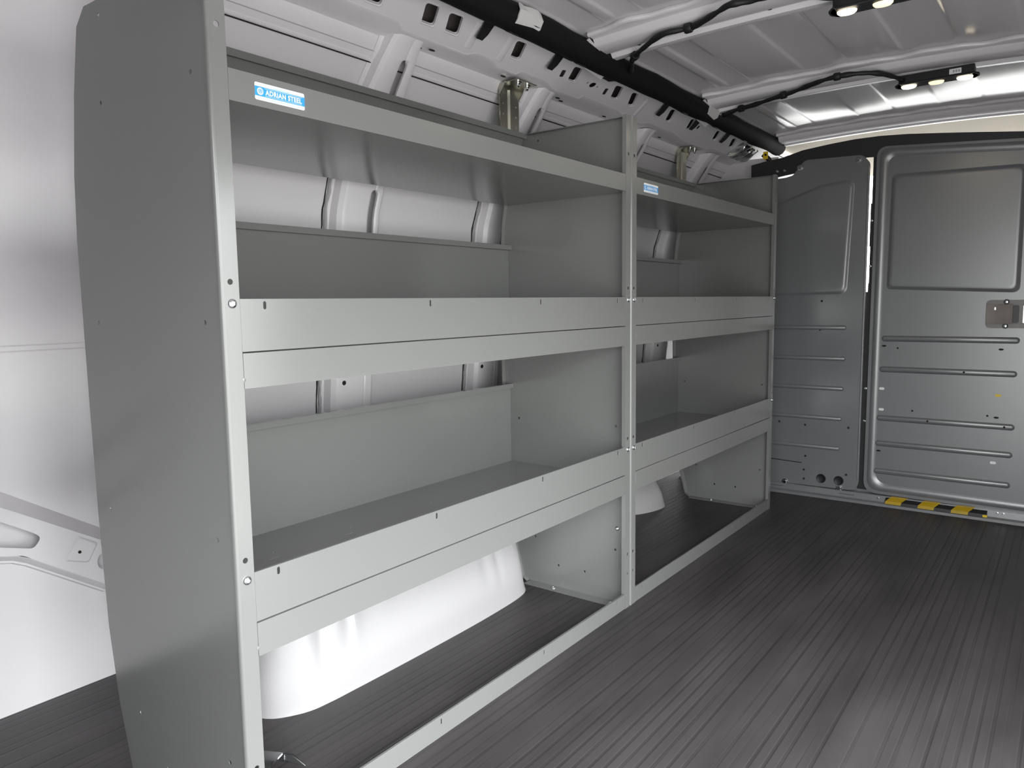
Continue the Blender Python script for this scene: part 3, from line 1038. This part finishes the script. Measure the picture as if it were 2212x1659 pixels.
# soft raised rim along the free edges
pts = [(PX - .0035, -.2315, .085), (PX - .0035, -.2315, 1.21)]
tube(bm, pts, .0035, 8)
# big raised field with a leaning top edge
def fld(ins):
    return rpoly([(-.172 + ins, .762 + ins), (.40 - ins, .755 + ins), (.40 - ins, 1.02 - ins), (.090, 1.105 - ins), (-.07, 1.160 - ins), (-.188 + ins, 1.172 - ins)], [.028, .02, .02, .08, .05, .03], 6)
raised_panel(bm, fld, .006, PX - .004, .012)
for z, y0 in ((.640, -.176), (.526, -.177), (.415, -.174), (.302, -.171), (.190, -.167)):
    bead(bm, y0, .40, lambda y, z=z: z + .01 * max(0, y) * 0, .0085, .0045, PX - .004)
for y, z in ((-.084, .632), (-.087, .738), (-.044, .150), (-.040, .096), (-.041, .061), (-.192, .095), (.057, .275), (-.040, .270), (-.194, .272)):
    face_hole(bm, y, z)
plate(bm, [(-.031, .1205), (.20, .128), (.20, .1312), (-.031, .1237)], [], .0006, (PX - .0043, 0, 0), (0, 1, 0), (0, 0, 1), 1)
W3(obj('panel', bm, [PART, HOLE], wing, smooth=True))
for y, z in ((.030, .040), (-.169, .042), (.003, 1.232), (-.197, 1.236)):
    o = W3(screw_face(wing, y, z))
for y in (-.104, -.167):
    b = bmesh.new()
    lathe(b, [(.017, 0), (.0172, .002), (.0155, .0036), (.012, .002), (.006, .0012), (0, .001)], (PX - .004, y, .070), (-1, 0, 0), 24)
    W3(obj('grommet', b, BLACK, wing, smooth=True))
# dark header strip across the top of the wing with two rivets
bm = bmesh.new()
plate(bm, [(-.222, 1.240), (.190, 1.195), (.190, 1.262), (.125, 1.272), (.074, 1.276), (.0, 1.294), (-.10, 1.304), (-.18, 1.309), (-.26, 1.309), (-.35, 1.303), (-.45, 1.292), (-.56, 1.279), (-.68, 1.264), (-1.06, 1.205), (-1.06, 1.17), (-.70, 1.215)],
      [], .002, (PX + .006, 0, 0), (0, 1, 0), (0, 0, 1))
W3(obj('header_strip', bm, HEAD, wing))
for y in (.062, .089):
    o = W3(screw_face(wing, y, 1.228, .0042, PX + .003))
    o.name = 'rivet'

door = empty('partition_door', (PX, -.48, 0), 'wide grey partition door with raised panel, ribs and a latch handle', 'door')
def D3(o):
    o.location = (-PX, .48, 0)
    return o
bm = bmesh.new()
outl = rpoly([(-1.06, .030), (-.252, .040), (-.256, 1.272), (-1.06, 1.215)], [.03, .045, .035, .02], 6)
slot_r = [rrect(-.365, .319, -.340, .3195, .0002, 1)]
plate(bm, outl, [], .004, (PX - .002, 0, 0), (0, 1, 0), (0, 0, 1))
# folded edge rounding down to the seam
rim = rpoly([(-1.055, .040), (-.262, .050), (-.266, 1.264), (-1.055, 1.205)], [.03, .045, .03, .03], 8)
rr_, cyr, czr = [], -.66, .64
for k, h in ((1.0, .0), (.9925, .004), (.982, .0055), (.970, .003), (.962, .0)):
    ring = []
    for y, z in rim:
        ins = (1 - k) * .75
        ny = y + (ins if y < cyr else -ins)
        nz = z + (ins if z < czr else -ins)
        ring.append((PX - .004 - h, ny, nz))
    rr_.append(ring)
grid(bm, rr_, close_u=True)
def fld2(ins):
    return rpoly([(-.694 + ins, .757 + ins), (-.303 - ins, .776 + ins), (-.306 - ins, 1.172 - ins), (-.694 + ins, 1.163 - ins)], [.022, .016, .020, .022], 6)
raised_panel(bm, fld2, .0070, PX - .004, .013)
for zc, y0, y1 in ((.603, -.702, -.294), (.4935, -.700, -.290), (.318, -.7015, -.2865), (.2255, -.700, -.2845), (.1240, -.6985, -.2835)):
    bead(bm, y0, y1, lambda y, z=zc: z, .0105, .0060, PX - .004)
for y, z in ((-.347, .570), (-.301, .424), (-.401, .351), (-.624, .351), (-.551, .494), (-.450, .319), (-.673, .318)):
    face_hole(bm, y, z, .0034, x=PX - (.0105 if z in (.494, .319, .318) else .0042))
for y, z in ((-.303, .577), (-.652, .573), (-.649, .347), (-.298, .198)):
    face_hole(bm, y, z, .0034, ry=.0075)
D3(obj('panel', bm, [PART, HOLE], door, smooth=True))
# daylight seen through these slots, painted as white and yellow plates
for y, z, m_, n_ in ((-.301, .424, STKW, 'slot_daylight'), (-.302, .349, STKW, 'slot_daylight'), (-.647, .195, STKW, 'slot_daylight'), (-.651, .421, YELLOW, 'slot_daylight')):
    b = bmesh.new()
    plate(b, rrect(y - .0085, z - .0045, y + .0085, z + .0045, .004, 4), [], .0008, (PX - .0046, 0, 0), (0, 1, 0), (0, 0, 1))
    o = D3(obj(n_, b, m_, door))
    o['label'] = 'slot with painted yellow daylight' if m_ is YELLOW else 'slot with painted white daylight'
# seam stop along the door edge
bm = bmesh.new()
box(bm, (PX + .012, -.262, .045), (PX + .016, -.228, .70))
box(bm, (PX + .012, -.262, .70), (PX + .016, -.2395, .80))
box(bm, (PX + .012, -.262, .80), (PX + .016, -.2415, .93))
box(bm, (PX + .012, -.262, .93), (PX + .016, -.2390, 1.08))
box(bm, (PX + .012, -.262, 1.08), (PX + .016, -.2425, 1.245))
D3(obj('edge_seal', bm, GAPM, door))
for z in (.30, .42, .86, 1.02):
    o = D3(screw_face(door, -.2445, z, .0036, PX + .011))
    o.name = 'rivet'
# latch handle
bm = bmesh.new()
hy0, hy1, hz0, hz1 = -.800, -.604, .643, .734
plate(bm, rrect(hy0, hz0, hy1, hz1, .014, 6), [], .003, (PX - .0065, 0, 0), (0, 1, 0), (0, 0, 1))
plate(bm, rrect(hy0 + .001, hz1 - .014, hy1 - .003, hz1 - .001, .006, 4), [], .006, (PX - .009, 0, 0), (0, 1, 0), (0, 0, 1))
plate(bm, rrect(hy0 + .001, hz0 + .001, hy1 - .003, hz0 + .014, .006, 4), [], .006, (PX - .009, 0, 0), (0, 1, 0), (0, 0, 1))
latch = D3(obj('latch_housing', bm, HANDLE, door))
bm = bmesh.new()
# curved paddle rising towards its free end
rows = []
for y, d in ((-.606, .009), (-.625, .010), (-.640, .013), (-.655, .020), (-.672, .025), (-.677, .022)):
    rows.append([(PX - d, y, .658), (PX - d - .0015, y, .664), (PX - d - .0015, y, .713), (PX - d, y, .719)])
sheet(bm, rows, .003)
obj('paddle', bm, mat('pale_taupe_paddle', (.30, .265, .255), .28), latch, smooth=True)
bm = bmesh.new()
plate(bm, rrect(-.695, .660, -.678, .717, .005, 4), [], .004, (PX - .011, 0, 0), (0, 1, 0), (0, 0, 1))
obj('recess', bm, HANDLED, latch)
bm = bmesh.new()
plate(bm, rrect(-.640, .702, -.628, .711, .001, 2), [], .002, (PX - .0150, 0, 0), (0, 1, 0), (0, 0, 1))
plate(bm, rrect(-.722, .660, -.706, .717, .003, 4), [], .008, (PX - .012, 0, 0), (0, 1, 0), (0, 0, 1))
o = obj('pull_bar', bm, ALU, latch)
o['label'] = 'pale metal pull bar'
for z in (.728, .650):
    b = bmesh.new()
    lathe(b, [(.0085, 0), (.0085, .002)], (PX - .011, -.660, z), (-1, 0, 0), 16, 1)
    lathe(b, [(.0045, .002), (.004, .004), (0, .0048)], (PX - .011, -.660, z), (-1, 0, 0), 14, 0)
    obj('screw', b, [CHROME, BLACK], latch, smooth=True)

# sill under the partition with hazard blocks
sill = empty('threshold_sill', (PX, -.3, 0), 'grey floor sill under the partition with yellow and black hazard blocks', 'sill')
def S3(o):
    o.location = (-PX, .3, 0)
    return o
bm = bmesh.new()
xs0, xs1 = PX - .028, PX + .05
outer = [[(xs0 - .004, y, .0), (xs0, y, .008), (xs0 + .006, y, .0105), (PX - .012, y, .0120), (PX - .010, y, .034), (PX + .030, y, .036)] for y in (-1.06, -.64, -.30, .10, .46)]
sheet(bm, outer, .0015)
box(bm, (PX + .0185, -1.06, 0), (PX + .020, .46, .075))
S3(obj('sill_strip', bm, PART, sill))
bm = bmesh.new()
sheet(bm, [[(xs0 - .0004, y, .0122), (xs0 + .0012, y, .0210), (PX - .0052, y, .0345), (PX - .0048, y, .0345)] for y in (-.640, -.330)], .0010, -1)
o = S3(obj('hazard_block', bm, BLACK, sill))
for ya in (-.331, -.434, -.535):
    bm = bmesh.new()
    # slanted yellow bands: top face and front face
    f = [(xs0 - .0030, ya, .0125), (xs0 - .0030, ya - .050, .0125), (xs0 - .0010, ya - .052, .0225), (xs0 - .0010, ya - .002, .0225)]
    g = [(xs0 - .0010, ya - .002, .0225), (xs0 - .0010, ya - .052, .0225), (PX - .0080, ya - .070, .0372), (PX - .0080, ya - .018, .0372)]
    for q in (f, g):
        vs = [bm.verts.new(p) for p in q]
        bm.faces.new(vs)
    bmesh.ops.solidify(bm, geom=bm.faces[:], thickness=.0012)
    S3(obj('yellow_stripe', bm, YELLOW, sill))
bm = bmesh.new()
box(bm, (xs0 - .0014, -.641, .012), (xs0 + .004, -.628, .020))
S3(obj('yellow_stripe', bm, YELLOW, sill))
bm = bmesh.new()
box(bm, (PX - .0125, -.17, .0150), (PX - .0105, .035, .0235))
o = S3(obj('faded_yellow_strip', bm, mat('faded_yellow_paint', (.36, .27, .10), .6), sill))
for y0, y1 in ((.035, .40), (-.225, -.17)):
    bm = bmesh.new()
    box(bm, (PX - .0125, y0, .0150), (PX - .0105, y1, .0245))
    S3(obj('dark_slot', bm, HOLE, sill))
for y, z in ((-.305, .026), (-.668, .027), (-.685, .027)):
    o = S3(screw_face(sill, y, z, .0036, PX - .0115))
    o.name = 'rivet'

# warning tag and cable by the far roof corner
bm = bmesh.new()
plate(bm, rrect(-.009, -.014, .009, .014, .002, 3), [], .001, (0, 0, 0), (0, 1, 0), (0, 0, 1))
plate(bm, circle(0, .002, .0045, 12), [], .0006, (-.0008, 0, 0), (0, 1, 0), (0, 0, 1), 1)
o = obj('warning_tag', bm, [YELLOW, BLACK])
o.location = (2.352, .122, 1.285)
tag(o, 'small yellow and black warning tag in the far roof corner', 'tag')

# tie-down plate on the floor behind the near post
bm = bmesh.new()
sheet(bm, [[(.105, .222, .002), (.130, .165, .002)], [(.120, .215, .014), (.148, .158, .014)], [(.138, .222, .016), (.168, .165, .016)], [(.150, .208, .013), (.178, .152, .013)], [(.160, .185, .001), (.182, .125, .001)]], .0022)
bmesh.ops.recalc_face_normals(bm, faces=bm.faces)
o = obj('floor_anchor', bm, CHROME)
tag(o, 'shiny steel floor anchor strap low behind the nearest shelf post', 'floor anchor')

# corner clutter between the roof rail and the partition: foil sleeve and hose
bm = bmesh.new()
rows = []
nrm_up = Vector((0, -dn.z, dn.y))
if nrm_up.z > 0:
    nrm_up = -nrm_up
for i in range(13):
    x = 2.265 + i * .0115
    row = []
    for j in range(12):
        a = 2 * math.pi * j / 12
        rr = 1 + random.uniform(-.22, .22)
        row.append(Vector((x + random.uniform(-.003, .003), 0, 0)) + A + dn * (.042 + .036 * math.cos(a) * rr) + nrm_up * (.012 + .013 * math.sin(a) * rr))
    rows.append(row)
grid(bm, rows, close_u=True, cap=True)
o = obj('foil_sleeve', bm, mat('crinkled_foil', (.72, .74, .72), .22, metal=1.0))
tag(o, 'crinkled silver foil sleeve at the far end of the slotted roof rail', 'foil sleeve')
bm = bmesh.new()
tube(bm, spline([(2.405, .150, 1.300), (2.420, .128, 1.275), (2.432, .135, 1.245), (2.438, .165, 1.215), (2.440, .190, 1.185), (2.440, .205, 1.13)], 8), .009, 10)
o = obj('hose', bm, BLACK, smooth=True)
tag(o, 'thick black hose curving down in the far corner behind the partition', 'hose')
